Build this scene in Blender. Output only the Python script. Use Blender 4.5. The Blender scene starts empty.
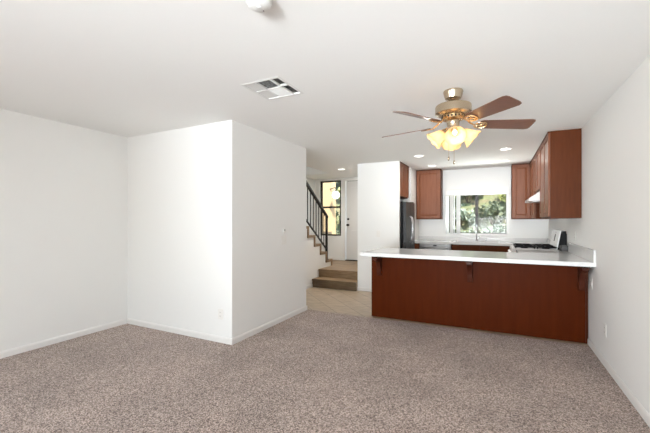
import bpy, bmesh, math, random
from mathutils import Vector, Matrix
random.seed(7)
S = bpy.context.scene
COL = S.collection
PI = math.pi
H = 2.44

# ------------------------------------------------------------------ camera
TH, F, CX, CY, CH = .4638, 346.9, 322.7, 220.7, 1.345
cd = bpy.data.cameras.new('camera'); cam = bpy.data.objects.new('camera', cd); COL.objects.link(cam)
cd.sensor_width = 36; cd.lens = 36*F/650
cd.shift_x = (325-CX)/650; cd.shift_y = (CY-216.5)/650
cd.clip_start = .02; cd.clip_end = 300
cam.location = (0, 0, CH); cam.rotation_euler = (PI/2, 0, TH)
S.camera = cam

# ------------------------------------------------------------------ world, sun, area lights, exposure
w = bpy.data.worlds.new('world'); S.world = w; w.use_nodes = True
nt = w.node_tree; sky = nt.nodes.new('ShaderNodeTexSky')
sky.sky_type = 'NISHITA'; sky.sun_disc = False; sky.sun_elevation = math.radians(55); sky.sun_rotation = math.radians(120)
nt.links.new(sky.outputs[0], nt.nodes['Background'].inputs[0]); nt.nodes['Background'].inputs[1].default_value = .5

def light(name, kind, loc, rot, power, size=None, color=(1, 1, 1), **kw):
    l = bpy.data.lights.new(name, kind); l.energy = power; l.color = color
    if kind == 'AREA':
        l.shape = 'RECTANGLE'; l.size, l.size_y = size
    for k, v in kw.items(): setattr(l, k, v)
    o = bpy.data.objects.new(name, l); COL.objects.link(o); o.location = loc; o.rotation_euler = rot
    return o
light('sun', 'SUN', (0, 0, 20), (math.radians(38), 0, math.radians(40)), 11.0, color=(1, .93, .8), angle=.01)
# daylight through the wide sliding-door opening behind the camera
light('daylight_patio', 'AREA', (-.3, -5.4, .9), (math.radians(102), 0, 0), 72, (2.2, 1.4), (.91, .965, 1), spread=math.radians(45))
light('left_wall_fill', 'AREA', (-4.34, -2.6, 1.4), (PI/2, 0, -PI/2), 166, (1.6, 1.2), (.90, .96, 1))  # unseen fill lamp added at the left wall, behind the camera
# added soft fill behind the camera, aimed up to brighten the ceiling
light('rear_ceiling_fill', 'AREA', (-.2, -2.8, 1.0), (math.radians(150), 0, 0), 60, (1.6, 1.0), (.90, .96, 1))
# added fill hidden below the kitchen sill, aimed up at the ceiling
light('kitchen_ceiling_fill', 'AREA', (-.37, 8.75, .72), (math.radians(-130), 0, 0), 95, (1.8, .5), (1, .99, .96))
light('stairwell_fill', 'AREA', (-3.87, 5.8, 4.8), (0, 0, 0), 7, (.7, 2.0), (.97, .985, 1))  # fill added at the stairwell top to brighten stairs and foyer
S.view_settings.view_transform = 'Standard'; S.view_settings.look = 'None'
S.view_settings.gamma = 1; S.view_settings.use_curve_mapping = False
S.view_settings.exposure = .07
S.cycles.max_bounces = 12; S.cycles.diffuse_bounces = 8; S.cycles.transparent_max_bounces = 16
S.cycles.sample_clamp_indirect = 6

# ------------------------------------------------------------------ materials
MATS = {}
def mat(name, rgb, rough=.5, metal=0, spec=.5, bump=None, vary=None, coat=0, emit=None):
    """bump=(scale, strength, dist)  vary=(scale, rgb2, contrast, stretch)"""
    m = bpy.data.materials.new(name); m.use_nodes = True; MATS[name] = m
    n = m.node_tree.nodes; L = m.node_tree.links; b = n['Principled BSDF']
    b.inputs['Base Color'].default_value = (*rgb, 1); b.inputs['Roughness'].default_value = rough
    b.inputs['Metallic'].default_value = metal; b.inputs['Specular IOR Level'].default_value = spec
    b.inputs['Coat Weight'].default_value = coat; b.inputs['Coat Roughness'].default_value = .15
    tc = n.new('ShaderNodeTexCoord')
    if vary:
        sc, rgb2, con, st = vary
        mp = n.new('ShaderNodeMapping'); mp.inputs['Scale'].default_value = st
        tx = n.new('ShaderNodeTexNoise'); tx.inputs['Scale'].default_value = sc; tx.inputs['Detail'].default_value = 5
        r = n.new('ShaderNodeValToRGB'); r.color_ramp.elements[0].position = .5-con; r.color_ramp.elements[1].position = .5+con
        r.color_ramp.elements[0].color = (*rgb, 1); r.color_ramp.elements[1].color = (*rgb2, 1)
        L.new(tc.outputs['Object'], mp.inputs[0]); L.new(mp.outputs[0], tx.inputs[0]); L.new(tx.outputs[0], r.inputs[0]); L.new(r.outputs[0], b.inputs['Base Color'])
    if bump:
        tx = n.new('ShaderNodeTexNoise'); tx.inputs['Scale'].default_value = bump[0]; tx.inputs['Detail'].default_value = 3
        bp = n.new('ShaderNodeBump'); bp.inputs['Strength'].default_value = bump[1]; bp.inputs['Distance'].default_value = bump[2]
        L.new(tc.outputs['Object'], tx.inputs[0]); L.new(tx.outputs[0], bp.inputs['Height']); L.new(bp.outputs[0], b.inputs['Normal'])
    if emit:
        b.inputs['Emission Color'].default_value = (*emit[0], 1); b.inputs['Emission Strength'].default_value = emit[1]
    return m
def srgb(r, g, b):
    f = lambda c: (c/255/12.92) if c/255 <= .04045 else ((c/255+.055)/1.055)**2.4
    return (f(r), f(g), f(b))
wall_m = mat('painted_wall', (.860, .864, .850), .75, bump=(110, .15, .004))
ceil_m = mat('painted_ceiling', (.860, .864, .850), .85, bump=(110, .18, .004))
trim_m = mat('white_trim', (.83, .82, .80), .35)
door_m = mat('painted_door', (.70, .69, .67), .4)
plate_m = mat('white_plastic', (.84, .83, .80), .3)
vent_m = mat('vent_paint', (.76, .765, .75), .6)
slot_m = mat('outlet_slots', (.12, .12, .12), .5)
steel_m = mat('brushed_steel', (.42, .42, .43), .28, 1, vary=(30, (.5, .5, .51), .3, (1, 1, .05)))
dsteel_m = mat('dark_stainless', (.028, .029, .031), .35, .2, spec=.3)
black_m = mat('black_enamel', (.008, .008, .009), .5, spec=.1)
rail_m = mat('black_iron', (.012, .012, .012), .45)
white_m = mat('white_enamel', (.86, .86, .86), .18)
quartz_m = mat('white_quartz', (.73, .735, .735), .10, vary=(9, (.78, .78, .78), .2, (1, 1, 1)))
chrome_m = mat('chrome', (.75, .76, .78), .08, 1)
nickel_m = mat('antique_brass', (.56, .46, .34), .26, 1)
brass_m = mat('polished_brass', (.66, .47, .26), .25, 1)
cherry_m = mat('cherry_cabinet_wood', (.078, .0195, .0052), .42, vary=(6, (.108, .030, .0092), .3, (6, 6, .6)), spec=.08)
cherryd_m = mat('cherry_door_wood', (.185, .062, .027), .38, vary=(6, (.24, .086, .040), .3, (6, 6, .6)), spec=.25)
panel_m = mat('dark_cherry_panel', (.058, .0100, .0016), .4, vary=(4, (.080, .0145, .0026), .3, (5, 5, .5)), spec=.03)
corbel_m = mat('dark_cherry_corbel', (.05, .012, .006), .3, vary=(5, (.075, .02, .01), .3, (4, 4, .6)), spec=.12)
blade_m = mat('walnut_blade', (.105, .040, .022), .35, vary=(7, (.16, .068, .04), .3, (1, 12, 1)), coat=.4)
duct_m = mat('dark_duct', (.055, .052, .048), .9)
bronze_m = mat('bronze_window_frame', (.02, .016, .013), .4, .3)
vinyl_m = mat('white_vinyl', (.8, .8, .79), .4)
slat_m = mat('blind_vane', (.76, .76, .75), .5)
stucco_m = mat('tan_stucco', (.62, .43, .25), .9, bump=(60, .6, .01))
eave_m = mat('eave_wood', (.05, .06, .035), .8)
concrete_m = mat('concrete', (.30, .29, .27), .9, vary=(8, (.36, .35, .33), .3, (1, 1, 1)))
soil_m = mat('hillside_soil', (.20, .16, .10), .95, vary=(3, (.16, .19, .09), .2, (1, 1, 1)), bump=(6, .8, .1))
leaf_m = [mat('grey_green_leaf', (.19, .23, .17), .6, vary=(5, (.34, .38, .30), .3, (1, 1, 1))),
          mat('deep_green_leaf', (.10, .13, .075), .6, vary=(5, (.24, .25, .17), .3, (1, 1, 1))),
          mat('yellow_green_leaf', (.38, .40, .14), .6, vary=(5, (.5, .48, .2), .3, (1, 1, 1)))]
stem_m = mat('woody_stem', (.1, .07, .05), .9)
rock_m = mat('pale_stone', (.30, .30, .32), .9, vary=(7, (.36, .37, .4), .3, (1, 1, 1)), bump=(9, .7, .04))
lens_m = mat('lit_downlight_lens', (1, 1, 1), .5, emit=((1, .97, .92), 2.2))
bulb_m = mat('lit_bulb', (1, 1, 1), .5, emit=((1, .88, .66), 2.2))
globe_m = mat('lit_porch_globe', (1, 1, 1), .4, emit=((1, .97, .9), 2.2))

def shade_mat():
    m = bpy.data.materials.new('amber_glass_shade'); m.use_nodes = True
    n = m.node_tree.nodes; L = m.node_tree.links; b = n['Principled BSDF']; out = n['Material Output']
    b.inputs['Base Color'].default_value = (.88, .70, .44, 1); b.inputs['Roughness'].default_value = .2
    t = n.new('ShaderNodeBsdfTranslucent'); t.inputs[0].default_value = (.96, .76, .46, 1)
    p = n.new('ShaderNodeBsdfTransparent'); p.inputs[0].default_value = (1, .92, .78, 1)
    a = n.new('ShaderNodeMixShader'); a.inputs[0].default_value = .6
    c = n.new('ShaderNodeMixShader'); c.inputs[0].default_value = .2
    L.new(b.outputs[0], a.inputs[1]); L.new(t.outputs[0], a.inputs[2]); L.new(a.outputs[0], c.inputs[1]); L.new(p.outputs[0], c.inputs[2])
    L.new(c.outputs[0], out.inputs[0]); return m
shade_m = shade_mat()
def glass_mat():
    m = bpy.data.materials.new('window_glass'); m.use_nodes = True
    n = m.node_tree.nodes; L = m.node_tree.links; out = n['Material Output']; n.remove(n['Principled BSDF'])
    t = n.new('ShaderNodeBsdfTransparent'); t.inputs[0].default_value = (.94, .97, .96, 1)
    g = n.new('ShaderNodeBsdfGlossy'); g.inputs['Roughness'].default_value = .02
    f = n.new('ShaderNodeFresnel'); f.inputs[0].default_value = 1.12
    x = n.new('ShaderNodeMixShader'); L.new(f.outputs[0], x.inputs[0]); L.new(t.outputs[0], x.inputs[1]); L.new(g.outputs[0], x.inputs[2]); L.new(x.outputs[0], out.inputs[0])
    return m
glass_m = glass_mat()

def carpet_mat():
    m = bpy.data.materials.new('mauve_carpet'); m.use_nodes = True
    n = m.node_tree.nodes; L = m.node_tree.links; b = n['Principled BSDF']; b.inputs['Roughness'].default_value = 1
    b.inputs['Specular IOR Level'].default_value = .05; b.inputs['Sheen Weight'].default_value = .25
    tc = n.new('ShaderNodeTexCoord')
    f = n.new('ShaderNodeTexNoise'); f.inputs['Scale'].default_value = 90; f.inputs['Detail'].default_value = 3; f.inputs['Roughness'].default_value = 1.0
    r = n.new('ShaderNodeValToRGB'); e = r.color_ramp.elements
    e[0].position = .29; e[0].color = (*srgb(82, 65, 58), 1); e[1].position = .74; e[1].color = (*srgb(226, 207, 197), 1)
    k = e.new(.50); k.color = (*srgb(157, 138, 128), 1)
    g = n.new('ShaderNodeTexNoise'); g.inputs['Scale'].default_value = 1.6; g.inputs['Detail'].default_value = 3
    r2 = n.new('ShaderNodeValToRGB'); r2.color_ramp.elements[0].position = .36; r2.color_ramp.elements[0].color = (.80, .79, .79, 1); r2.color_ramp.elements[1].position = .58; r2.color_ramp.elements[1].color = (1, 1, 1, 1)
    mx = n.new('ShaderNodeMix'); mx.data_type = 'RGBA'; mx.blend_type = 'MULTIPLY'; mx.inputs['Factor'].default_value = 1
    L.new(tc.outputs['Object'], f.inputs[0]); L.new(tc.outputs['Object'], g.inputs[0]); L.new(f.outputs[0], r.inputs[0]); L.new(g.outputs[0], r2.inputs[0])
    L.new(r.outputs[0], mx.inputs[6]); L.new(r2.outputs[0], mx.inputs[7]); L.new(mx.outputs[2], b.inputs['Base Color'])
    vo = n.new('ShaderNodeTexVoronoi'); vo.inputs['Scale'].default_value = 150; vs = n.new('ShaderNodeSeparateColor')
    ad = n.new('ShaderNodeMix'); ad.inputs['Factor'].default_value = .42
    L.new(tc.outputs['Object'], vo.inputs[0]); L.new(vo.outputs['Color'], vs.inputs[0]); L.new(f.outputs[0], ad.inputs[2]); L.new(vs.outputs[0], ad.inputs[3]); L.new(ad.outputs[0], r.inputs[0])
    bp = n.new('ShaderNodeBump'); bp.inputs['Strength'].default_value = .6; bp.inputs['Distance'].default_value = .01
    L.new(f.outputs[0], bp.inputs['Height']); L.new(bp.outputs[0], b.inputs['Normal']); return m
def tile_mat(name, rot, c1, c2, mortar, sc, rough=.35, bw=.6, rh=.3):
    m = bpy.data.materials.new(name); m.use_nodes = True
    n = m.node_tree.nodes; L = m.node_tree.links; b = n['Principled BSDF']; b.inputs['Roughness'].default_value = rough
    tc = n.new('ShaderNodeTexCoord'); mp = n.new('ShaderNodeMapping'); mp.inputs['Rotation'].default_value = rot
    br = n.new('ShaderNodeTexBrick'); br.inputs['Scale'].default_value = sc; br.inputs['Brick Width'].default_value = bw; br.inputs['Row Height'].default_value = rh
    br.inputs['Mortar Size'].default_value = .006; br.inputs['Color1'].default_value = (*c1, 1); br.inputs['Color2'].default_value = (*c2, 1); br.inputs['Mortar'].default_value = (*mortar, 1)
    ns = n.new('ShaderNodeTexNoise'); ns.inputs['Scale'].default_value = 5; ns.inputs['Detail'].default_value = 6
    mp2 = n.new('ShaderNodeMapping'); mp2.inputs['Scale'].default_value = (1, 7, 7); mp2.inputs['Rotation'].default_value = rot
    rr = n.new('ShaderNodeValToRGB'); rr.color_ramp.elements[0].position = .3; rr.color_ramp.elements[0].color = (.62, .58, .52, 1); rr.color_ramp.elements[1].position = .65; rr.color_ramp.elements[1].color = (1, 1, 1, 1)
    mx = n.new('ShaderNodeMix'); mx.data_type = 'RGBA'; mx.blend_type = 'MULTIPLY'; mx.inputs['Factor'].default_value = 1
    L.new(tc.outputs['Object'], mp.inputs[0]); L.new(mp.outputs[0], br.inputs[0]); L.new(tc.outputs['Object'], mp2.inputs[0]); L.new(mp2.outputs[0], ns.inputs[0]); L.new(ns.outputs[0], rr.inputs[0])
    L.new(br.outputs[0], mx.inputs[6]); L.new(rr.outputs[0], mx.inputs[7]); L.new(mx.outputs[2], b.inputs['Base Color']); return m
carpet_m = carpet_mat()
tile_m = tile_mat('wood_look_tile', (0, 0, PI/4), srgb(192, 174, 152), srgb(184, 166, 144), srgb(140, 124, 106), 1)
stair_m = mat('brown_stair_wood', srgb(118, 94, 68), .45, vary=(6, srgb(140, 114, 84), .3, (1, 6, 6)))
step_m = tile_mat('wood_look_step', (0, 0, 0), srgb(160, 134, 102), srgb(148, 122, 92), srgb(110, 92, 70), .2, .4)

# ------------------------------------------------------------------ mesh helpers
def bx(bm, x0, x1, y0, y1, z0, z1, bev=0):
    vs = [bm.verts.new((x, y, z)) for x in (x0, x1) for y in (y0, y1) for z in (z0, z1)]
    fs = [(0, 1, 3, 2), (4, 6, 7, 5), (0, 4, 5, 1), (2, 3, 7, 6), (0, 2, 6, 4), (1, 5, 7, 3)]
    fl = [bm.faces.new([vs[i] for i in f]) for f in fs]
    if bev:
        es = list({e for f in fl for e in f.edges})
        bmesh.ops.bevel(bm, geom=es, offset=bev, segments=2, affect='EDGES', profile=.6)
def prism(bm, pts, axis, a, b):
    """polygon pts (2-D) extruded along axis from a to b"""
    def P(p, t):
        return {'x': (t, p[0], p[1]), 'y': (p[0], t, p[1]), 'z': (p[0], p[1], t)}[axis]
    v0 = [bm.verts.new(P(p, a)) for p in pts]; v1 = [bm.verts.new(P(p, b)) for p in pts]
    bm.faces.new(v0); bm.faces.new(v1[::-1])
    n = len(pts)
    for i in range(n): bm.faces.new((v0[i], v0[(i+1) % n], v1[(i+1) % n], v1[i]))
def lathe(bm, prof, n=24, M=None, cap=True):
    rings = []
    for r, z in prof:
        ring = [Vector((r*math.cos(2*PI*i/n), r*math.sin(2*PI*i/n), z)) for i in range(n)]
        rings.append([bm.verts.new(M @ v if M else v) for v in ring])
    for a, b in zip(rings, rings[1:]):
        for i in range(n): bm.faces.new((a[i], a[(i+1) % n], b[(i+1) % n], b[i]))
    if cap:
        bm.faces.new(rings[0][::-1]); bm.faces.new(rings[-1])
def tube(bm, pts, r, n=10, flat=1):
    pts = [Vector(p) for p in pts]; rings = []
    for i, p in enumerate(pts):
        t = (pts[min(i+1, len(pts)-1)]-pts[max(i-1, 0)]).normalized()
        u = t.cross(Vector((0, 0, 1)) if abs(t.z) < .9 else Vector((1, 0, 0))).normalized(); v = t.cross(u)
        rr = r[i] if isinstance(r, (list, tuple)) else r
        rings.append([bm.verts.new(p+u*rr*math.cos(2*PI*k/n)+v*rr*flat*math.sin(2*PI*k/n)) for k in range(n)])
    for a, b in zip(rings, rings[1:]):
        for k in range(n): bm.faces.new((a[k], a[(k+1) % n], b[(k+1) % n], b[k]))
    bm.faces.new(rings[0][::-1]); bm.faces.new(rings[-1])
def sphere(bm, c, r, M=None, seg=16, sq=(1, 1, 1)):
    g = bmesh.ops.create_uvsphere(bm, u_segments=seg, v_segments=seg//2+2, radius=r)
    for v in g['verts']: v.co = Vector((v.co.x*sq[0], v.co.y*sq[1], v.co.z*sq[2]))+Vector(c)
def obj(name, bm, m, parent=None, smooth=False, M=None):
    if M: bm.transform(M)
    bmesh.ops.recalc_face_normals(bm, faces=bm.faces)
    me = bpy.data.meshes.new(name); bm.to_mesh(me); bm.free(); me.materials.append(m)
    if smooth:
        for p in me.polygons: p.use_smooth = True
        me.set_sharp_from_angle(angle=math.radians(38))
    o = bpy.data.objects.new(name, me); COL.objects.link(o)
    if parent: o.parent = parent
    return o
def box_obj(name, m, parent, *b, bev=0):
    bm = bmesh.new(); bx(bm, *b, bev=bev); return obj(name, bm, m, parent)
def tag(o, label, cat, group=None):
    o['label'] = label; o['category'] = cat
    if group: o['group'] = group
    return o
def thing(name, label, cat, loc=(0, 0, 0), rz=0, group=None):
    o = bpy.data.objects.new(name, None); COL.objects.link(o); o.location = loc; o.rotation_euler = (0, 0, rz)
    o.empty_display_size = .05
    return tag(o, label, cat, group)
def struct(name, bm, m, parent=None, smooth=False):
    o = obj(name, bm, m, parent, smooth)
    if not parent: o['kind'] = 'structure'
    return o
def copy_tree(o, loc=None, rz=None, label=None, parent=None):
    c = o.copy(); COL.objects.link(c)
    if parent: c.parent = parent
    if loc is not None: c.location = loc
    if rz is not None: c.rotation_euler = (0, 0, rz)
    if label: c['label'] = label
    for ch in list(o.children): copy_tree(ch, parent=c)
    return c

# ------------------------------------------------------------------ room dimensions
XL, XR = -4.33, .904
BX, BY0, BY1 = -2.565, 2.928, 4.573          # closet block
PX0, PX1, PY = -2.397, -1.585, 6.30          # wall stub beside the refrigerator
YB, YF = 7.95, 8.2                           # kitchen rear wall, foyer rear wall
YR = -5.2                                    # wall behind the camera
LZ = .33                                     # landing level
SX = -3.35                                   # open side of the staircase
WX0, WX1, WZ0, WZ1 = -.955, .215, 1.05, 1.93 # kitchen window
FX0, FX1, FZ0, FZ1 = -4.18, -3.575, .955, 2.39  # foyer window
TE = 4.60                                    # carpet / tile edge

def wallbox(name, *b):
    bm = bmesh.new(); bx(bm, *b); return struct(name, bm, wall_m)
def wall_with_hole(name, x0, x1, y0, y1, z1, hx0, hx1, hz0, hz1, z0=0):
    bm = bmesh.new()
    for b in ((x0, hx0, z0, z1), (hx1, x1, z0, z1), (hx0, hx1, z0, hz0), (hx0, hx1, hz1, z1)):
        if b[1]-b[0] > 1e-4 and b[3]-b[2] > 1e-4: bx(bm, b[0], b[1], y0, y1, b[2], b[3])
    return struct(name, bm, wall_m)
# floors
bm = bmesh.new(); bx(bm, XL-.1, XR+.1, YR-.1, TE, -.1, 0); struct('floor', bm, carpet_m)
bm = bmesh.new(); bx(bm, XL-.1, XR+.1, TE, YF+.1, -.1, -.004); struct('floor_tile', bm, tile_m)
bm = bmesh.new(); bx(bm, SX+.001, PX0-.001, 6.515, YF, -.003, LZ-.035); bx(bm, XL, SX+.001, 7.175, YF, 0, LZ-.035)
bx(bm, SX+.001, PX0-.001, 6.495, YF, LZ-.035, LZ, .004); bx(bm, XL, SX+.0005, 7.175, YF, LZ-.035, LZ)
struct('floor_landing', bm, step_m)
# ceiling with the stairwell opening
OX, OY = -3.42, 7.24
VX, VY = -1.66, 2.40; vx0, vx1, vy0, vy1 = VX-.163, VX+.161, VY-.176, VY+.173   # duct opening of the vent
bm = bmesh.new()
for b in ((XL-.1, vx0, YR-.1, 4.573), (vx1, XR+.1, YR-.1, 4.573), (vx0, vx1, YR-.1, vy0), (vx0, vx1, vy1, 4.573)): bx(bm, *b, H, H+.25)
bx(bm, OX, XR+.1, 4.573, YF+.1, H, H+.25); bx(bm, XL-.1, OX, OY, YF+.1, H, H+.25)
struct('ceiling', bm, ceil_m)
bm = bmesh.new(); bx(bm, OX, OX+.08, 4.5, OY+.08, H+.25, 4.9); bx(bm, XL-.1, OX, OY, OY+.08, H+.25, 4.9); bx(bm, XL-.1, OX, 4.4, 4.5, H+.25, 4.9); bx(bm, XL-.18, XL-.1, 4.4, OY, H, 4.9)
struct('wall_stairwell_upper', bm, wall_m)
bm = bmesh.new(); bx(bm, XL-.2, OX+.1, 4.4, OY+.1, 4.9, 5.0); struct('ceiling_stairwell', bm, ceil_m)
# walls
bm = bmesh.new()
for b in ((YR-.1, -3.4, 0, H), (-1.8, YF+.1, 0, H), (-3.4, -1.8, 0, .8), (-3.4, -1.8, 2.0, H)): bx(bm, XL-.1, XL, *b)  # opening behind the camera added to go with the left-wall fill lamp
struct('wall_left', bm, wall_m)
wallbox('wall_right', XR, XR+.1, YR-.1, YB+.1, 0, H)
wallbox('wall_closet', XL, BX, BY0, BY1, 0, H)
wallbox('wall_beside_refrigerator', PX0, PX1, PY, PY+.05, 0, H)
bm = bmesh.new(); bx(bm, PX0, -2.2, PY+.05, YB+.25, 0, H); bx(bm, -2.2, -1.56, 7.13, YB+.0, 0, H)
struct('wall_kitchen_left', bm, wall_m)
wall_with_hole('wall_kitchen_rear', -2.2, XR, YB, YB+.15, H, WX0, WX1, WZ0, WZ1)
wall_with_hole('wall_foyer_rear', XL, -3.47, YF, YF+.15, H, FX0, FX1, FZ0, FZ1)
bm = bmesh.new(); bx(bm, -3.47, -2.56, YF, YF+.15, 2.385, H); bx(bm, -2.56, PX0, YF, YF+.15, 0, H); bx(bm, -3.47, -2.56, YF, YF+.15, 0, LZ+.01)
struct('wall_foyer_door_surround', bm, wall_m)
wall_with_hole('wall_behind_camera', XL, XR, YR-.1, YR, H, -3.0, .7, 0, 2.25)
# wall under the staircase: zig-zag top follows the steps
def nose(k): return 7.17-.275*k, .476+.191*k
NS = 9
pts = [(7.17-.058, 0), (7.17-.058, nose(0)[1]-.054)]
for k in range(NS-1):
    y1, z1 = nose(k+1); pts += [(y1-.058, nose(k)[1]-.054), (y1-.058, z1-.054)]
pts += [(BY1+.001, nose(NS-1)[1]-.054), (BY1+.001, 0)]
bm = bmesh.new(); prism(bm, pts, 'x', SX-.08, SX-.002); struct('wall_under_stairs', bm, wall_m)
# baseboards
bbp = [(0, 0), (.013, 0), (.013, .048), (.009, .06), (.004, .066), (0, .066)]
def baseboard(name, p0, p1, nrm, z=0):
    p0, p1, nrm = Vector((*p0, z)), Vector((*p1, z)), Vector((*nrm, 0))
    bm = bmesh.new(); a = [bm.verts.new(p0+nrm*u+Vector((0, 0, v))) for u, v in bbp]; b = [bm.verts.new(p1+nrm*u+Vector((0, 0, v))) for u, v in bbp]
    bm.faces.new(a); bm.faces.new(b[::-1])
    for i in range(len(a)): bm.faces.new((a[i], a[(i+1) % len(a)], b[(i+1) % len(a)], b[i]))
    struct(name, bm, trim_m)
baseboard('baseboard_left', (XL, YR), (XL, BY0), (1, 0))
baseboard('baseboard_closet_front', (XL+.013, BY0), (BX+.013, BY0), (0, -1))
baseboard('baseboard_closet_side', (BX, BY0), (BX, BY1), (1, 0))
baseboard('baseboard_closet_rear', (SX, BY1), (BX+.013, BY1), (0, 1))
baseboard('baseboard_right', (XR, YR), (XR, 4.68), (-1, 0))
baseboard('baseboard_beside_refrigerator', (PX0, PY), (PX1, PY), (0, -1))
baseboard('baseboard_under_stairs', (SX, BY1+.013), (SX, 6.215), (1, 0), -.003)
baseboard('baseboard_foyer_rear', (XL, YF), (-3.50, YF), (0, -1), LZ)

# ------------------------------------------------------------------ kitchen window
wf = bmesh.new(); y0, y1 = YB+.05, YB+.11
for b in ((WX0, WX0+.03, WZ0, WZ1), (WX1-.03, WX1, WZ0, WZ1), (WX0, WX1, WZ0, WZ0+.03), (WX0, WX1, WZ1-.03, WZ1)): bx(wf, b[0], b[1], y0, y1, b[2], b[3])
win = struct('window_1', wf, vinyl_m)
bm = bmesh.new(); bx(bm, -.385, -.35, YB+.055, YB+.10, WZ0+.03, WZ1-.03); obj('mullion', bm, bronze_m, win)
bm = bmesh.new()
for a, b in ((WX0+.03, -.387), (-.348, WX1-.03)):
    for q in ((a, a+.012, WZ0+.03, WZ1-.03), (b-.012, b, WZ0+.03, WZ1-.03), (a+.012, b-.012, WZ0+.03, WZ0+.042), (a+.012, b-.012, WZ1-.042, WZ1-.03)): bx(bm, q[0], q[1], YB+.06, YB+.08, q[2], q[3])
obj('sash', bm, bronze_m, win)
box_obj('glass_pane', glass_m, win, WX0+.035, -.39, YB+.068, YB+.073, WZ0+.035, WZ1-.035)
box_obj('glass_pane', glass_m, win, -.345, WX1-.035, YB+.068, YB+.073, WZ0+.035, WZ1-.035)
box_obj('window_sill', trim_m, win, WX0, WX1, YB-.015, YB+.05, WZ0-.018, WZ0+.004, bev=.004)

t = thing('vertical_blinds', 'white vertical blinds with a headrail, drawn to the left of the kitchen window', 'blinds')
box_obj('headrail', trim_m, t, -.975, .235, YB-.10, YB-.002, 1.885, 2.01, bev=.006)
for x, a in ((-.968, 82), (-.862, 48), (-.846, 52), (-.800, 86), (-.735, 55), (-.705, 60)):
    bm = bmesh.new(); bx(bm, -.04, .04, -.0015, .0015, 0, .83); 
    obj('vane', bm, slat_m, t, M=Matrix.Translation((x, YB-.05, 1.06)) @ Matrix.Rotation(math.radians(a), 4, 'Z'))
bm = bmesh.new(); tube(bm, [(-.68, YB-.09, 1.885), (-.68, YB-.09, 1.25)], .003, 6); obj('wand', bm, trim_m, t)

# ------------------------------------------------------------------ foyer window and door
bm = bmesh.new()
for b in ((FX0, FX0+.04, FZ0, FZ1), (FX1-.04, FX1, FZ0, FZ1), (FX0+.04, FX1-.04, FZ0, FZ0+.035), (FX0+.04, FX1-.04, FZ1-.035, FZ1)): bx(bm, b[0], b[1], YF+.03, YF+.09, b[2], b[3])
win2 = struct('window_2', bm, bronze_m)
box_obj('crossbar', bronze_m, win2, FX0+.04, FX1-.04, YF+.035, YF+.085, 1.675, 1.72)
box_obj('glass_pane', glass_m, win2, FX0+.04, FX1-.04, YF+.06, YF+.065, FZ0+.035, 1.675)
box_obj('glass_pane', glass_m, win2, FX0+.04, FX1-.04, YF+.06, YF+.065, 1.72, FZ1-.035)
bm = bmesh.new(); DX0, DX1 = -3.44, -2.57
bx(bm, DX0, DX1, YF+.03, YF+.075, LZ+.02, 2.355)
door = struct('door_1', bm, door_m)
for a, b in ((DX0+.13, -3.05), (-2.96, DX1-.13)):
    for c, d in ((LZ+.2, 1.1), (1.25, 2.2)):
        bm = bmesh.new(); bx(bm, a, b, YF+.022, YF+.03, c, d, .006); obj('door_panel', bm, door_m, door)
bm = bmesh.new(); lathe(bm, [(.03, 0), (.03, .008), (.012, .012), (.012, .04), (.028, .05), (.03, .065), (.018, .078)], 16, Matrix.Translation((-3.385, YF+.03, 1.235)) @ Matrix.Rotation(PI/2, 4, 'X'))
obj('door_handle', bm, bronze_m, door, True)
bm = bmesh.new(); lathe(bm, [(.028, 0), (.028, .01), (.02, .02)], 16, Matrix.Translation((-3.385, YF+.03, 1.385)) @ Matrix.Rotation(PI/2, 4, 'X'))
obj('deadbolt', bm, bronze_m, door, True)
bm = bmesh.new(); bx(bm, -3.515, -3.445, YF-.015, YF-.001, LZ, 2.42); bx(bm, -2.565, -2.495, YF-.015, YF-.001, LZ, 2.42); bx(bm, -3.445, -2.565, YF-.015, YF-.001, 2.36, 2.42)
struct('trim_1', bm, trim_m)
bm = bmesh.new(); bx(bm, -3.445, -2.565, YF-.03, YF+.08, LZ+.001, LZ+.02, .003); struct('trim_2', bm, bronze_m)

# ------------------------------------------------------------------ stairs
t = thing('entry_step', 'low wood-look step across the hall, in front of the raised foyer landing', 'step', (-2.87, 6.2, 0))
box_obj('riser', step_m, t, SX+.002+2.87, PX0-.002+2.87, .02, .31, -.003, .13)
box_obj('tread', step_m, t, SX+.002+2.87, PX0-.002+2.87, 0, .31, .13, .165, bev=.004)
t = thing('staircase', 'brown wood-look stair flight climbing beside the foyer behind the black railing', 'stairs')
for k in range(NS):
    y, z = nose(k); zp = nose(k-1)[1] if k else LZ
    bm = bmesh.new()
    bx(bm, XL+.001, SX+.014, y-.275-.038, y, z-.052, z, .003)
    bx(bm, XL+.001, SX+.012, y-.056, y-.002, zp+.0005, z-.053)
    obj('step', bm, stair_m, t)
# railing
t = thing('stair_railing', 'black iron stair railing with thin upright bars and a sloping handrail', 'railing', (SX-.02, 0, 0))
def rz_(y, off): return .476+(7.17-y)*.191/.275+off
YN = 6.93
bm = bmesh.new(); prism(bm, [(YN+.035, rz_(YN+.035, .785)), (4.70, rz_(4.70, .785)), (4.70, rz_(4.70, .83)), (YN+.035, rz_(YN+.035, .83))], 'x', -.028, .028); obj('handrail', bm, rail_m, t)
bm = bmesh.new(); prism(bm, [(YN, rz_(YN, .055)), (4.70, rz_(4.70, .055)), (4.70, rz_(4.70, .085)), (YN, rz_(YN, .085))], 'x', -.015, .015); obj('bottom_rail', bm, rail_m, t)
bm = bmesh.new(); bx(bm, -.022, .022, YN-.022, YN+.022, nose(0)[1]+.001, rz_(YN, .80)); bx(bm, -.04, .04, YN-.04, YN+.04, nose(0)[1]+.0005, nose(0)[1]+.01); obj('newel_post', bm, rail_m, t)
y = YN-.135
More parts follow.
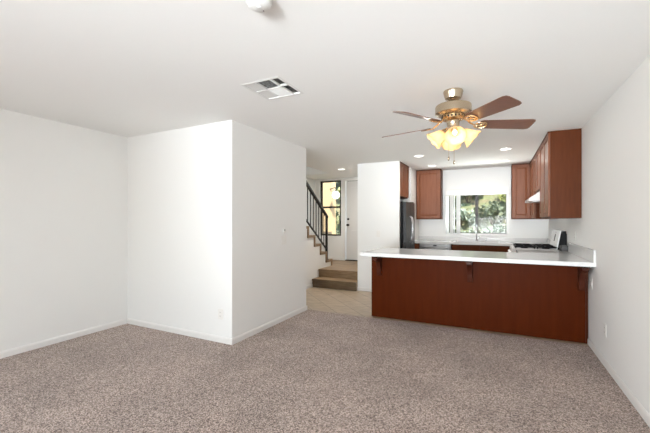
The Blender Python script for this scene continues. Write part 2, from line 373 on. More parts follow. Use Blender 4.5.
while y > 4.75:
    box_obj('baluster', rail_m, t, -.0075, .0075, y-.0075, y+.0075, rz_(y, .07), rz_(y, .80)); y -= .122

# ------------------------------------------------------------------ cabinets
def door_bm(w, h, frame=.055, th=.02):
    """raised-panel cabinet door, lower left corner at the origin, front towards -Y"""
    bm = bmesh.new()
    for b in ((0, frame, 0, h), (w-frame, w, 0, h), (frame, w-frame, 0, frame), (frame, w-frame, h-frame, h)): bx(bm, b[0], b[1], -th, 0, b[2], b[3], .002)
    i = frame-.001; j = frame+.028
    o = [(i, -.008, i), (w-i, -.008, i), (w-i, -.008, h-i), (i, -.008, h-i)]; q = [(j, -.015, j), (w-j, -.015, j), (w-j, -.015, h-j), (j, -.015, h-j)]
    vo = [bm.verts.new(p) for p in o]; vq = [bm.verts.new(p) for p in q]
    vb = [bm.verts.new((p[0], -.001, p[2])) for p in o]
    bm.faces.new(vq); bm.faces.new(vb[::-1])
    for k in range(4):
        bm.faces.new((vo[k], vo[(k+1) % 4], vq[(k+1) % 4], vq[k])); bm.faces.new((vb[k], vb[(k+1) % 4], vo[(k+1) % 4], vo[k]))
    return bm
def hinge_bm():
    bm = bmesh.new(); bx(bm, -.006, .006, -.02, -.002, 0, .05, .002); return bm
def cabinet(name, label, cat, loc, rz, w, d, h, doors, group=None, crown=True, drawers=False, hinges=False, toe=0):
    """box d deep behind its front plane, w wide (local x), front faces local -Y"""
    t = thing(name, label, cat, loc, rz, group)
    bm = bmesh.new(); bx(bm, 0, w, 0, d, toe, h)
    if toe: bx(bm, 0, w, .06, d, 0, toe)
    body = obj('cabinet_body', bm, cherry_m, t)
    n = doors; g = .012; dw = (w-g*(n+1))/n
    top = h-.02-(.16 if drawers else 0)
    for k in range(n):
        x = g+k*(dw+g)
        o = obj('cabinet_door', door_bm(dw, top-toe-.02), cherryd_m, t); o.location = (x, -.001, toe+.02)
        if hinges:
            for z in (.08, top-toe-.15):
                hh = obj('hinge', hinge_bm(), brass_m, o); hh.location = (-.004, 0, z)
        if drawers:
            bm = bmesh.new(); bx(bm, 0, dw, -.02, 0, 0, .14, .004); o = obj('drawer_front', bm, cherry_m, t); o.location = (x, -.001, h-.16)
    if crown:
        box_obj('crown_moulding', cherry_m, t, -.0, w, -.026, -.0005, h-.018, h, bev=.003)
    return t
R90 = -PI/2   # front faces -X : local x runs towards -Y
UZ, UH = 1.375, H-1.375-.004
UXF = .590
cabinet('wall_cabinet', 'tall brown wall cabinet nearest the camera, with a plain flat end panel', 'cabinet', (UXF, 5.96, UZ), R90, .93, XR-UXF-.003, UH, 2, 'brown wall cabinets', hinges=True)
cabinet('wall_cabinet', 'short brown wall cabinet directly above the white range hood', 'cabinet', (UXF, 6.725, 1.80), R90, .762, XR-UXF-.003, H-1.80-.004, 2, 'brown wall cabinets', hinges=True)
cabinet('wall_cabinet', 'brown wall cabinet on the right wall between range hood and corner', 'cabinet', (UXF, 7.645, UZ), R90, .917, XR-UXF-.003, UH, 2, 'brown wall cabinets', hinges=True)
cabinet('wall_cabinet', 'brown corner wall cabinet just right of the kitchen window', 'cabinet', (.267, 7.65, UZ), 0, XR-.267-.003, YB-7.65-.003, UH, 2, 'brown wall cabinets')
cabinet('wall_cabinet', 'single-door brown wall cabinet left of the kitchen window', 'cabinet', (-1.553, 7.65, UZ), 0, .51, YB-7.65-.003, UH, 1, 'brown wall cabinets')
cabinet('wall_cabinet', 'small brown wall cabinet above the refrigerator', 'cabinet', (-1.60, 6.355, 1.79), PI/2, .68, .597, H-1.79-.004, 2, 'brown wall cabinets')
# base cabinets under the rear and right counters
CT = .92; CB = .875
cabinet('base_cabinet', 'brown sink base cabinet under the kitchen window', 'cabinet', (-.795, 7.36, 0), 0, 1.02, YB-7.36-.003, CB-.002, 2, 'brown base cabinets', crown=False, drawers=True, toe=.1)
cabinet('base_cabinet', 'narrow brown base filler cabinet between refrigerator and dishwasher', 'cabinet', (-1.555, 7.36, 0), 0, .118, YB-7.36-.003, CB-.002, 1, 'brown base cabinets', crown=False, toe=.1).children[1].data.update()
cabinet('base_cabinet', 'brown corner base cabinet between the white range and the rear wall', 'cabinet', (.29, 7.355, 0), R90, .62, XR-.29-.003, CB-.002, 1, 'brown base cabinets', crown=False, drawers=True, toe=.1)
cabinet('base_cabinet', 'brown base cabinet between the peninsula and the white range', 'cabinet', (.29, 5.945, 0), R90, .655, XR-.29-.003, CB-.002, 1, 'brown base cabinets', crown=False, drawers=True, toe=.1)

# ------------------------------------------------------------------ peninsula
t = thing('kitchen_peninsula', 'long dark cherry peninsula with a plain back panel facing the carpet', 'peninsula', (-.34, 4.687, 0))
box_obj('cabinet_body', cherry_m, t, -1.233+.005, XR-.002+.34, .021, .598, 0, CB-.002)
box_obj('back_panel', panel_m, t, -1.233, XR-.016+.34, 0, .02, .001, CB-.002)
box_obj('edge_strip', corbel_m, t, XR-.03+.34, XR-.014+.34, -.006, -.0005, .001, CB-.003)
def corbel_bm(w=.055):
    bm = bmesh.new(); D, Hh = .235, .285
    p = [(0, 0), (0, -Hh), (-.045, -Hh), (-.055, -Hh+.03)]
    for i in range(9):
        a = i/8*PI/2
        p.append((-.06-(D-.085)*(1-math.cos(a)), -Hh+.06+(Hh-.12)*math.sin(a)))
    p += [(-D+.02, -.055), (-D, -.045), (-D, 0)]
    prism(bm, p, 'x', -w/2, w/2)
    bx(bm, -w/2-.012, w/2+.012, -.235, -.0005, -.022, -.0005, .002)
    return bm
for x in (-1.45, -.29, .832):
    o = obj('corbel', corbel_bm(), corbel_m, t); o.location = (x+.34, -.0, CB-.003)
    if x > 0: o.location.x -= 0; o.location.y = -.0065
# countertops
t = thing('countertop', 'glossy white quartz countertop on the peninsula, seam near the range', 'countertop', (0, 4.36, CB))
bm = bmesh.new()
bx(bm, -1.62, .1185, 0, .95, 0, CT-CB, .004); bx(bm, .1195, XR-.002, 0, .95, 0, CT-CB, .004)
bx(bm, .265, XR-.002, .9505, 5.953-4.36, 0, CT-CB, .002)
obj('slab', bm, quartz_m, t)
box_obj('backsplash', quartz_m, t, XR-.024, XR-.002, .004, 5.74-4.36, CT-CB+.0005, .17, bev=.003)
t = thing('countertop', 'white quartz countertop along the rear wall, under the kitchen window', 'countertop', (0, 7.32, CB))
SK = (-.76, .04, .09, .50)
bm = bmesh.new(); e = CT-CB; yb = YB-.002-7.32
bx(bm, -1.557, SK[0], 0, yb, 0, e, .002); bx(bm, SK[1], XR-.002, 0, yb, 0, e, .002)
bx(bm, SK[0], SK[1], 0, SK[2], 0, e, .002); bx(bm, SK[0], SK[1], SK[3], yb, 0, e, .002); bx(bm, .265, XR-.002, 6.728-7.32, 0, 0, e, .002)
obj('slab', bm, quartz_m, t)
bm = bmesh.new(); bx(bm, -1.557, XR-.026, yb-.02, yb, e+.0005, .125, .003); bx(bm, XR-.024, XR-.002, 6.74-7.32, yb, e+.0005, .125, .003)
obj('backsplash', bm, quartz_m, t)
# sink, faucet, soap dispenser
t = thing('kitchen_sink', 'white drop-in sink set into the rear counter under the window', 'sink', (-.36, 7.32+.295, CT))
bm = bmesh.new(); x0, x1, y0, y1 = -.395, .395, -.20, .20
for b in ((x0-.02, x1+.02, y0-.02, y0+.01), (x0-.02, x1+.02, y1-.01, y1+.02), (x0-.02, x0+.01, y0+.01, y1-.01), (x1-.01, x1+.02, y0+.01, y1-.01)): bx(bm, *b, .001, .010, .003)
obj('rim', bm, white_m, t)
bm = bmesh.new()
for b in ((x0, x0+.008, y0, y1, -.2, .0005), (x1-.008, x1, y0, y1, -.2, .0005), (x0+.008, x1-.008, y0, y0+.008, -.2, .0005), (x0+.008, x1-.008, y1-.008, y1, -.2, .0005), (x0+.008, x1-.008, y0+.008, y1-.008, -.2, -.19), (-.006, .006, y0+.008, y1-.008, -.19, -.01)): bx(bm, *b)
obj('basin', bm, white_m, t)
t = thing('faucet', 'chrome gooseneck faucet standing behind the kitchen sink', 'faucet', (-.365, 7.875, CT))
bm = bmesh.new(); lathe(bm, [(.032, .0005), (.03, .012), (.02, .03), (.017, .09), (.015, .1)], 18); obj('base', bm, chrome_m, t, True)
bm = bmesh.new(); pts = [(0, 0, .09), (0, 0, .27)]+[(0, -.07+.07*math.cos(a), .27+.07*math.sin(a)) for a in [i*PI/10 for i in range(1, 11)]]+[(0, -.14, .22)]
tube(bm, pts, .012, 12); obj('spout', bm, chrome_m, t, True)
bm = bmesh.new(); lathe(bm, [(.015, 0), (.019, .03), (.014, .08)], 14, Matrix.Translation((0, -.14, .155))); obj('spray_head', bm, chrome_m, t, True)
bm = bmesh.new(); tube(bm, [(.012, 0, .06), (.04, 0, .068), (.085, -.01, .11)], [.009, .007, .006], 10); obj('handle', bm, chrome_m, t, True)
t = thing('soap_dispenser', 'small chrome soap pump right of the gooseneck faucet', 'soap dispenser', (-.19, 7.875, CT))
bm = bmesh.new(); lathe(bm, [(.018, .0005), (.016, .015), (.009, .02), (.009, .07)], 14); obj('base', bm, chrome_m, t, True)
bm = bmesh.new(); tube(bm, [(0, 0, .068), (0, -.01, .078), (0, -.07, .07)], .006, 8); obj('nozzle', bm, chrome_m, t, True)

# ------------------------------------------------------------------ dishwasher
t = thing('dishwasher', 'stainless dishwasher under the rear counter, left of the sink cabinet', 'dishwasher', (-1.12, 7.36, 0))
box_obj('body', black_m, t, -.305, .31, .03, .58, .1, CB-.004)
box_obj('kick_plate', black_m, t, -.305, .31, .06, .07, 0, .098)
box_obj('door', steel_m, t, -.303, .308, -.005, .029, .105, .755, bev=.004)
cp = box_obj('control_panel', steel_m, t, -.303, .308, -.012, .029, .758, CB-.006, bev=.004)
box_obj('display', black_m, cp, -.035, .035, -.015, -.0125, .828, .85)
bm = bmesh.new(); tube(bm, [(-.25, -.01, .79), (-.24, -.045, .80), (-.1, -.06, .806), (.1, -.06, .806), (.24, -.045, .80), (.25, -.01, .79)], .011, 10); obj('handle', bm, steel_m, t, True)

# ------------------------------------------------------------------ refrigerator, front faces +X
t = thing('refrigerator', 'dark stainless side-by-side refrigerator tucked behind the white wall', 'refrigerator', (-1.54, 6.36, 0))
box_obj('body', black_m, t, -.64, 0, 0, .745, .02, 1.70, bev=.004)
for a, b, hy in ((.0, .33, .295), (.337, .745, .372)):
    d = box_obj('door', dsteel_m, t, .004, .066, a, b, .10, 1.695, bev=.008)
    bm = bmesh.new(); tube(bm, [(.066, hy, .94), (.10, hy, .97), (.12, hy, 1.06), (.12, hy, 1.30), (.10, hy, 1.40), (.066, hy, 1.43)], .013, 10); obj('handle', bm, steel_m, d, True)
box_obj('hinge_cover', black_m, t, -.03, .05, .64, .74, 1.701, 1.715, bev=.003)
box_obj('base_grille', black_m, t, .002, .03, .0, .745, .02, .095)

# ------------------------------------------------------------------ range (front faces -X)
t = thing('gas_range', 'white freestanding range with black burners and an upright control panel', 'stove', (.225, 5.958, 0))
W_ = .762
box_obj('body', white_m, t, .02, .64, .002, W_-.002, .02, .895, bev=.004)
od = box_obj('oven_door', white_m, t, -.015, .019, .01, W_-.01, .2, .76, bev=.006)
box_obj('oven_window', black_m, od, -.018, -.0155, .16, W_-.16, .36, .62)
bm = bmesh.new(); tube(bm, [(-.015, .08, .73), (-.05, .09, .735), (-.05, W_-.09, .735), (-.015, W_-.08, .73)], .011, 10); obj('handle', bm, white_m, od, True)
box_obj('storage_drawer', white_m, t, -.013, .019, .01, W_-.01, .04, .19, bev=.005)
ck = box_obj('cooktop', white_m, t, -.01, .64, .001, W_-.001, .896, .925, bev=.008)
cp = obj('control_strip', (lambda b: (prism(b, [(-.022, .78), (.019, .78), (.019, .894), (-.012, .894)], 'y', .006, W_-.006), b)[1])(bmesh.new()), white_m, t)
for k in range(5):
    bm = bmesh.new(); lathe(bm, [(.022, 0), (.022, .012), (.017, .028), (.016, .03)], 16, Matrix.Translation((-.017, .09+k*.145, .84)) @ Matrix.Rotation(-PI/2, 4, 'Y')); obj('knob', bm, white_m, cp, True)
for x in (.16, .44):
    for y in (.19, .57):
        bm = bmesh.new(); lathe(bm, [(.05, 0), (.05, .012), (.035, .018), (.034, .022)], 18, Matrix.Translation((x, y, .926))); bu = obj('burner', bm, black_m, t, True)
        bm = bmesh.new()
        for s in (-1, 1):
            bx(bm, x-.125, x+.125, y+s*.15-.010, y+s*.15+.010, .945, .965); bx(bm, x+s*.119-.010, x+s*.119+.010, y-.15, y+.15, .945, .965)
            for s2 in (-1, 1): bx(bm, x+s*.119-.006, x+s*.119+.006, y+s2*.15-.006, y+s2*.15+.006, .926, .946)
            bx(bm, x+s*.035, x+s*.119, y-.005, y+.005, .945, .96); bx(bm, x-.005, x+.005, y+s*.035, y+s*.15, .945, .96)
        obj('grate', bm, black_m, t)
bm = bmesh.new(); prism(bm, [(.545, .926), (.655, .926), (.655, 1.20), (.60, 1.20)], 'y', .03, W_-.03); bg = obj('backguard', bm, white_m, t)
for y0 in (.0, W_-.03):
    bm = bmesh.new(); prism(bm, [(.565, .926), (.665, .926), (.665, 1.195), (.61, 1.195)], 'y', y0+.0005, y0+.0295); obj('end_cap', bm, black_m, bg)
# clock display and two marks on the tilted face
def on_face(y0, y1, s0, s1, m, name):
    a = Vector((.545, 0, .926)); b = Vector((.60, 0, 1.20)); n = Vector((-(b-a).z, 0, (b-a).x)).normalized()*.002
    bm = bmesh.new(); v = [a.lerp(b, s0), a.lerp(b, s1)]; q = []
    for off in (n*.05, n):
        q.append([bm.verts.new(v[0]+off+Vector((0, y0, 0))), bm.verts.new(v[0]+off+Vector((0, y1, 0))), bm.verts.new(v[1]+off+Vector((0, y1, 0))), bm.verts.new(v[1]+off+Vector((0, y0, 0)))])
    bm.faces.new(q[0]); bm.faces.new(q[1])
    for i in range(4): bm.faces.new((q[0][i], q[0][(i+1) % 4], q[1][(i+1) % 4], q[1][i]))
    obj(name, bm, m, bg)
on_face(.34, .42, .40, .78, black_m, 'clock_display')
on_face(.36, .40, .84, .90, slot_m, 'button_row')
box_obj('wall_spacer', black_m, t, .6665, .676, .03, W_-.03, .6, 1.16)

t = thing('dark_block', 'small dark grey block on the counter between the range and the backsplash', 'power box', (.852, 5.86, CT))  # plain dark block of unidentified use beside the range
box_obj('case', mat('dark_grey_plastic', (.06, .06, .06), .5), t, -.045, .045, -.075, .075, .001, .07, bev=.006)
box_obj('lid', slot_m, t, -.04, .04, -.07, .07, .0705, .078, bev=.003)
# ------------------------------------------------------------------ range hood
t = thing('range_hood', 'white wedge-shaped range hood under the short wall cabinet', 'range hood', (0, 5.962, 0))
bm = bmesh.new(); prism(bm, [(.43, 1.64), (.43, 1.675), (.60, 1.797), (XR-.003, 1.797), (XR-.003, 1.64)], 'y', .002, .758); obj('hood_body', bm, white_m, t)
box_obj('filter', steel_m, t, .5, .85, .1, .66, 1.634, 1.6395)
for y in (.3, .38, .46): box_obj('switch', slot_m, t, .426, .4295, y, y+.03, 1.65, 1.665)

# ------------------------------------------------------------------ outlets and switches
def plate(kind, label, cat, loc, rz, w=.072, h=.118, group='white wall plates'):
    """plate lies against a wall; its front faces local -Y"""
    t = thing(kind, label, cat, loc, rz, group)
    box_obj('cover_plate', plate_m, t, -w/2, w/2, -.006, -.0005, -h/2, h/2, bev=.002)
    if kind == 'wall_outlet':
        for z in (-.021, .021):
            o = box_obj('socket', plate_m, t, -.017, .017, -.0085, -.0065, z-.014, z+.014, bev=.001)
            for x in (-.007, .007): box_obj('slot', slot_m, o, x-.0014, x+.0014, -.0092, -.0087, z-.005, z+.006)
    elif kind == 'light_switch':
        n = max(1, round(w/.06)-0) if w > .08 else 1
        for k in range(n):
            x = (k-(n-1)/2)*.046; box_obj('rocker', plate_m, t, x-.016, x+.016, -.0105, -.0065, -.033, .033, bev=.0015)
    return t
plate('wall_outlet', 'white outlet low on the closet wall that faces the camera', 'outlet', (-2.724, BY0, .312), 0)
plate('wall_outlet', 'white outlet low on the right wall above the carpet', 'outlet', (XR, 4.038, .334), PI/2*-1)
plate('wall_outlet', 'white outlet on the right wall under the peninsula overhang', 'outlet', (XR, 4.56, .68), -PI/2)
plate('wall_outlet', 'white outlet above the counter backsplash, right of the range', 'outlet', (XR, 5.405, 1.15), -PI/2)
plate('light_switch', 'white double light switch on the closet side wall', 'light switch', (BX, 3.955, 1.085), PI/2, w=.115)
plate('light_switch', 'white light switch on the narrow wall beside the refrigerator', 'light switch', (-1.979, PY, 1.10), 0)
t = thing('thermostat', 'tiny white and grey wall control just above the double light switch', 'thermostat', (BX, 3.95, 1.21), PI/2)
box_obj('case', plate_m, t, -.02, .02, -.018, -.0005, -.035, .035, bev=.003); box_obj('screen', mat('grey_screen', (.35, .36, .35), .3), t, -.012, .012, -.0195, -.0185, -.005, .022)

# ------------------------------------------------------------------ ceiling fittings
def downlight(label, x, y, r=.075, power=6.3):
    t = thing('recessed_light', label, 'ceiling light', (x, y, H), 0, 'recessed ceiling lights')
    bm = bmesh.new(); lathe(bm, [(r, -.0005), (r+.018, -.0005), (r+.016, -.008), (r, -.010), (r, -.0005)], 28, cap=False); obj('trim_ring', bm, plate_m, t, True)
    bm = bmesh.new(); lathe(bm, [(r-.002, -.0008), (r-.002, -.004), (r-.01, -.006)], 28); obj('lens', bm, lens_m, t, True)
    l = light('downlight_lamp', 'AREA', (x, y, H-.02), (0, 0, 0), power, (.12, .12), (1, .95, .88)); l.data.shape = 'DISK'
    return t
downlight('round recessed light in the kitchen ceiling, front left one', -1.165, 5.96)
downlight('round recessed light in the kitchen ceiling, front right one', .13, 5.96)
downlight('round recessed light in the kitchen ceiling, rear left near the single-door cabinet', -1.14, 7.12, power=2.7)
downlight('round recessed light in the kitchen ceiling, rear right near the corner cabinet', .135, 7.12, power=2.7)
downlight('round recessed light in the dim foyer ceiling above the landing', -2.93, 6.75, power=21)

t = thing('ceiling_vent', 'square white air vent in the ceiling with dark louvre openings', 'vent', (-1.66, 2.40, H))
x0, x1, y0, y1 = -.185, .183, -.198, .195
bm = bmesh.new(); f = .022; i = .006
for b in ((x0, x1, y0, y0+f), (x0, x1, y1-f, y1), (x0, x0+f, y0+f, y1-f), (x1-f, x1, y0+f, y1-f)): bx(bm, *b, -.003, -.0004, .0012)
zb, zt = .0, .014
bx(bm, .078, .092, y0+f, y1-f, zb, zt); bx(bm, x0+f, .078, -.012, .000, zb, zt); bx(bm, -.058, -.050, y0+f, -.012, zb, zt); bx(bm, -.058, -.050, .0, y1-f, zb, zt); bx(bm, .092, x1-f, -.035, -.018, zb, zt)
obj('frame', bm, vent_m, t)
bm = bmesh.new(); a, b, c, d = x0+f+.0005, x1-f-.0005, y0+f+.0005, y1-f-.0005
for q in ((a, b, c, d, .10, .105), (a, a+.002, c, d, .013, .1), (b-.002, b, c, d, .013, .1), (a, b, c, c+.002, .013, .1), (a, b, d-.002, d, .013, .1)): bx(bm, *q)
obj('duct', bm, duct_m, t)
def louvre(a, b, c, d, along, tilt, n, wdt=.010):
    bm = bmesh.new()
    for k in range(n):
        if along == 'x':
            y = c+(d-c)*(k+.5)/n; M = Matrix.Translation(((a+b)/2, y, .006)) @ Matrix.Rotation(tilt, 4, 'X'); q = bmesh.new(); bx(q, -(b-a)/2, (b-a)/2, -wdt/2, wdt/2, -.0004, .0004)
        else:
            x = a+(b-a)*(k+.5)/n; M = Matrix.Translation((x, (c+d)/2, .006)) @ Matrix.Rotation(tilt, 4, 'Y'); q = bmesh.new(); bx(q, -wdt/2, wdt/2, -(d-c)/2, (d-c)/2, -.0004, .0004)
        q.transform(M); me = bpy.data.meshes.new('tmp'); q.to_mesh(me); q.free(); bm.from_mesh(me); bpy.data.meshes.remove(me)
    obj('louvre', bm, vent_m, t)
louvre(-.050, .078, y0+f, -.012, 'x', math.radians(26), 9)
louvre(-.050, .078, .000, y1-f, 'x', math.radians(-35), 12, .015)
louvre(.092, x1-f, y0+f, -.035, 'y', math.radians(35), 4)
louvre(.092, x1-f, -.018, y1-f, 'y', math.radians(35), 4)
louvre(x0+f, -.058, y0+f, y1-f, 'y', math.radians(-35), 8, .015)

t = thing('smoke_detector', 'round white smoke detector on the ceiling, cut by the picture top', 'smoke detector', (-1.045, 1.39, H))
bm = bmesh.new(); lathe(bm, [(.068, -.0005), (.068, -.012), (.060, -.016), (.057, -.034), (.048, -.040), (.02, -.042)], 32); obj('case', bm, vent_m, t, True)
bm = bmesh.new(); lathe(bm, [(.0, -.041), (.012, -.0405), (.012, -.046), (.0, -.047)], 14, cap=False); obj('test_button', bm, vent_m, t, True)
bm = bmesh.new(); sphere(bm, (.0, .035, -.041), .004, seg=8); obj('indicator', bm, slot_m, t, True)

# ------------------------------------------------------------------ ceiling fan
FC = (-.325, 3.112)
t = thing('ceiling_fan', 'five-blade ceiling fan with antique brass motor and lit amber glass shades', 'ceiling fan', (FC[0], FC[1], H))
bm = bmesh.new(); lathe(bm, [(.078, -.0005), (.080, -.012), (.077, -.02), (.074, -.036), (.064, -.066), (.034, -.080), (.02, -.084)], 32); obj('canopy', bm, nickel_m, t, True)
bm = bmesh.new(); lathe(bm, [(.015, -.07), (.015, -.115)], 16); lathe(bm, [(.02, -.098), (.03, -.104), (.034, -.112)], 16); obj('downrod', bm, nickel_m, t, True)
bm = bmesh.new(); lathe(bm, [(.03, -.108), (.10, -.114), (.130, -.120), (.142, -.127), (.145, -.136), (.145, -.190), (.139, -.197), (.118, -.206), (.105, -.212)], 48); obj('motor_housing', bm, nickel_m, t, True)
bm = bmesh.new(); lathe(bm, [(.094, -.2125), (.094, -.240), (.08, -.246), (.05, -.25)], 40); mv = obj('vent_ring', bm, brass_m, t, True)
bm = bmesh.new()
for k in range(20):
    a = 2*PI*k/20; q = bmesh.new(); bx(q, .091, .096, -.006, .006, -.236, -.218); q.transform(Matrix.Rotation(a, 4, 'Z')); me = bpy.data.meshes.new('tmp'); q.to_mesh(me); q.free(); bm.from_mesh(me); bpy.data.meshes.remove(me)
obj('slots', bm, black_m, mv)
bm = bmesh.new(); lathe(bm, [(.05, -.25), (.056, -.256), (.052, -.262), (.048, -.30), (.052, -.325), (.058, -.335), (.05, -.345), (.02, -.352), (.008, -.372)], 28); obj('switch_housing', bm, nickel_m, t, True)
def blade_pts():
    r0, r1 = .215, .652
    return [(r0, -.052), (r0+.02, -.060), (r1-.035, -.075), (r1-.008, -.066), (r1, -.045), (r1, .045), (r1-.008, .066), (r1-.035, .075), (r0+.02, .058), (r0, .050), (r0-.018, 0)]
for k, ang in enumerate((-48, 24, 96, 168, 240)):
    Rz = Matrix.Rotation(math.radians(ang), 4, 'Z'); T = Rz @ Matrix.Translation((0, 0, -.283)) @ Matrix.Rotation(math.radians(.5), 4, 'Y') @ Matrix.Rotation(math.radians(-16), 4, 'X')
    bm = bmesh.new(); prism(bm, blade_pts(), 'z', -.003, .003)
    bl = obj('blade', bm, blade_m, t, M=T); bl['label'] = 'walnut brown blade'
    bm = bmesh.new()
    def loop(pts, r=.0045): tube(bm, pts+[pts[0]], r, 6)
    # open scroll bracket
    ell = lambda cx, cy, a, b: [(cx+a*math.cos(2*PI*i/16), cy+b*math.sin(2*PI*i/16), -.008) for i in range(16)]
    loop(ell(.225, .0, .052, .046)); loop(ell(.213, .020, .028, .016)); loop(ell(.213, -.020, .028, .016)); loop(ell(.25, 0, .02, .022))
    q = bmesh.new()
    bm.transform(T)
    arm = [Vector((.088, 0, -.232)), Vector((.115, 0, -.245)), Vector((.14, 0, -.270)), Vector((.175, 0, -.290))]
    tube(bm, [Rz @ p for p in arm], [.014, .011, .009, .008], 8, .6)
    obj('blade_iron', bm, brass_m, t, True)
for k, ang in enumerate((-78, 12, 102, 192)):
    Rz = Matrix.Rotation(math.radians(ang), 4, 'Z'); ax = Matrix.Translation((.052, 0, -.325)) @ Matrix.Rotation(math.radians(180-50), 4, 'Y')
    # local +Z runs outward and down
    bm = bmesh.new(); lathe(bm, [(.016, -.01), (.019, .01), (.026, .02), (.027, .04), (.024, .042)], 16); hd = obj('lamp_arm', bm, nickel_m, t, True, M=Rz @ ax)
    bm = bmesh.new(); pr = [(.024, .03), (.034, .040), (.045, .062), (.054, .09), (.066, .118), (.084, .145), (.0815, .145), (.0635, .118), (.052, .09), (.043, .063), (.032, .042), (.022, .031)]
    lathe(bm, pr, 28, cap=False)
    # scalloped lip
    for v in bm.verts:
        if v.co.z > .135: v.co.z += .005*math.cos(8*math.atan2(v.co.y, v.co.x))
    obj('lamp_shade', bm, shade_m, t, True, M=Rz @ ax)
    bm = bmesh.new(); sphere(bm, (0, 0, .082), .02, seg=14, sq=(1, 1, 1.4)); obj('bulb', bm, bulb_m, t, True, M=Rz @ ax)
    p = Rz @ ax @ Vector((0, 0, .115)); light('fan_lamp', 'POINT', (FC[0]+p.x, FC[1]+p.y, H+p.z), (0, 0, 0), 1.2, color=(1, .85, .66), shadow_soft_size=.02)
for (x, y, z) in ((-.030, -.045, -.56), (.012, -.05, -.595)):
    bm = bmesh.new(); tube(bm, [(x, y, -.335), (x, y, z)], .0014, 6); ch = obj('pull_chain', bm, brass_m, t)
    bm = bmesh.new(); lathe(bm, [(.002, 0), (.006, -.006), (.008, -.02), (.006, -.03), (.002, -.034)], 12, Matrix.Translation((x, y, z+.002))); obj('pull_knob', bm, nickel_m, ch, True)

# ------------------------------------------------------------------ outside
bm = bmesh.new(); nx, ny = 24, 20; g = []
for j in range(ny+1):
    row = []
    for i_ in range(nx+1):
        x = -9+16*i_/nx; y = 9.6+12*j/ny; z = max(-.1, (y-10.2)*.62)+.12*math.sin(x*1.7+y)+.08*math.cos(y*2.3-x)
        row.append(bm.verts.new((x, y, z-.1)))
    g.append(row)
for j in range(ny):
    for i_ in range(nx): bm.faces.new((g[j][i_], g[j][i_+1], g[j+1][i_+1], g[j+1][i_]))
struct('ground_hillside', bm, soil_m, smooth=True)
bm = bmesh.new(); bx(bm, -9, 7, YF+.35, 9.7, -.3, -.1); struct('ground_path', bm, concrete_m)
def hz(x, y): return max(-.1, (y-10.2)*.62)+.12*math.sin(x*1.7+y)+.08*math.cos(y*2.3-x)-.1
def shrub_proto(m, nleaf, R, ls, seed):
    rnd = random.Random(seed); bm = bmesh.new()
    for _ in range(nleaf):
        a, b = rnd.uniform(0, 2*PI), math.acos(rnd.uniform(-.35, 1)); rr = R*rnd.uniform(.6, 1)*(1+.18*math.sin(3*a)+.15*math.cos(5*b))
        c = Vector((rr*math.sin(b)*math.cos(a), rr*math.sin(b)*math.sin(a), R*.62+rr*.75*math.cos(b)))
        M = Matrix.Translation(c) @ Matrix.Rotation(rnd.uniform(0, 6.3), 4, 'Z') @ Matrix.Rotation(rnd.uniform(-1.2, 1.2), 4, 'X')
        l, wd = ls*rnd.uniform(.7, 1.3), ls*rnd.uniform(.22, .4)
        vs = [bm.verts.new(M @ Vector(p)) for p in ((0, -l/2, 0), (wd, 0, .15*wd), (0, l/2, 0), (-wd, 0, .15*wd))]; bm.faces.new(vs)
    me = bpy.data.meshes.new('foliage'); bm.to_mesh(me); bm.free(); me.materials.append(m)
    bm = bmesh.new()
    for k in range(5):
        a = k*1.26; tube(bm, [(0, 0, -.1), (R*.2*math.cos(a), R*.2*math.sin(a), R*.4), (R*.5*math.cos(a), R*.5*math.sin(a), R*.9)], [.02, .014, .006], 6)
    ms = bpy.data.meshes.new('stems'); bm.to_mesh(ms); bm.free(); ms.materials.append(stem_m)
    return me, ms
protos = [shrub_proto(leaf_m[i], n, .55, ls, i) for i, n, ls in ((0, 420, .17), (1, 420, .16), (2, 380, .15))]
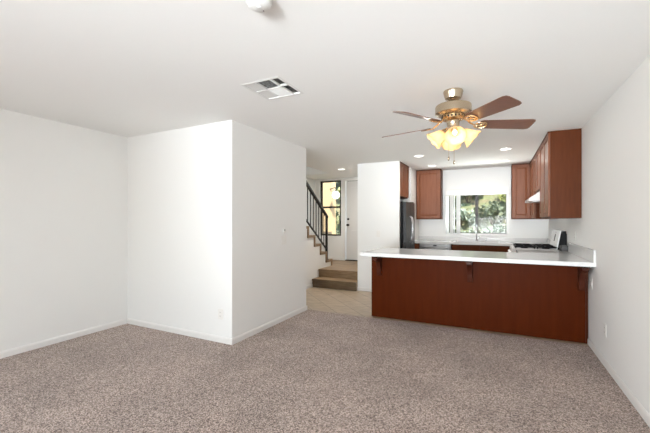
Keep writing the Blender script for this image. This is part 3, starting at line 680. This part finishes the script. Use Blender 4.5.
spots = [(-1.7, 10.5, 0, 1), (-.9, 10.35, 0, .85), (-.15, 10.4, 1, .8), (.45, 10.6, 0, .9), (1.2, 10.8, 1, 1), (-1.4, 11.4, 1, 1.05), (-.55, 11.25, 0, 1.1), (.2, 11.5, 0, 1), (.9, 11.9, 2, 1.05), (-1.1, 12.4, 0, 1.1), (-.1, 12.5, 1, 1.15), (.55, 13.1, 2, 1.2), (-.9, 13.6, 1, 1.3), (-2.1, 12.3, 0, 1.2), (1.4, 13.2, 0, 1.2),
         (-5.0, 10.9, 1, .9), (-4.9, 12.3, 0, 1.2), (-6.0, 12.2, 1, 1.2), (-5.6, 13.8, 2, 1.3), (-4.0, 11.3, 2, .9), (-6.2, 15.2, 0, 1.8), (-4.6, 14.6, 1, 1.5), (-.4, 15.0, 2, 1.5), (.9, 15.0, 0, 1.6)]
KN = ('grey-green', 'deep green', 'yellow-green')
for n_, (x, y, k, s) in enumerate(spots):
    s *= .93
    where = 'seen through the kitchen window' if x > -3 else 'seen through the foyer window'
    t = thing('hillside_shrub', KN[k]+' leafy shrub on the slope, '+where, 'shrub', (x, y, hz(x, y)-.02), n_*1.3, KN[k]+' hillside shrubs '+where)
    t.scale = (s*.88,)*3
    for nm, me in (('foliage', protos[k][0]), ('stems', protos[k][1])):
        o = bpy.data.objects.new(nm, me); COL.objects.link(o); o.parent = t
# stones on the slope
for n_, (x, y, s, lb) in enumerate(((.05, 10.0, .24, 'pale grey rock low on the slope, right of the faucet'), (.62, 10.0, .17, 'smaller pale grey rock at the right edge of the window view'))):
    bm = bmesh.new(); bmesh.ops.create_icosphere(bm, subdivisions=3, radius=s)
    for v in bm.verts: v.co *= 1+.18*math.sin(v.co.x*17+n_)*math.cos(v.co.y*13)+.1*math.sin(v.co.z*21); v.co.z *= 1.1
    o = obj('rock', bm, rock_m, None, True); o.location = (x, y, .86 if n_ == 0 else .8); tag(o, lb, 'rock', 'pale rocks on the slope')
    o.location.z = hz(x, y)+.12
# porch column, eave and globe lamp beyond the foyer window
bm = bmesh.new(); bx(bm, -5.6, -4.36, 9.3, 9.6, -.1, 3.2); struct('wall_porch', bm, stucco_m)
bm = bmesh.new(); bx(bm, -4.75, -2.6, 10.6, 10.9, 2.62, 2.95); struct('ceiling_porch', bm, eave_m)
t = thing('porch_globe_light', 'round white porch globe lamp on a bracket outside the foyer window', 'porch lamp', (-4.15, 9.15, 2.085))
bm = bmesh.new(); sphere(bm, (0, 0, 0), .11, seg=24); obj('globe', bm, globe_m, t, True)
bm = bmesh.new(); lathe(bm, [(.03, .105), (.035, .12), (.008, .135)], 14); tube(bm, [(0, 0, .13), (0, 0, .19), (-.05, .04, .22), (-.25, .149, .20)], .012, 8); obj('bracket', bm, rail_m, t, True)
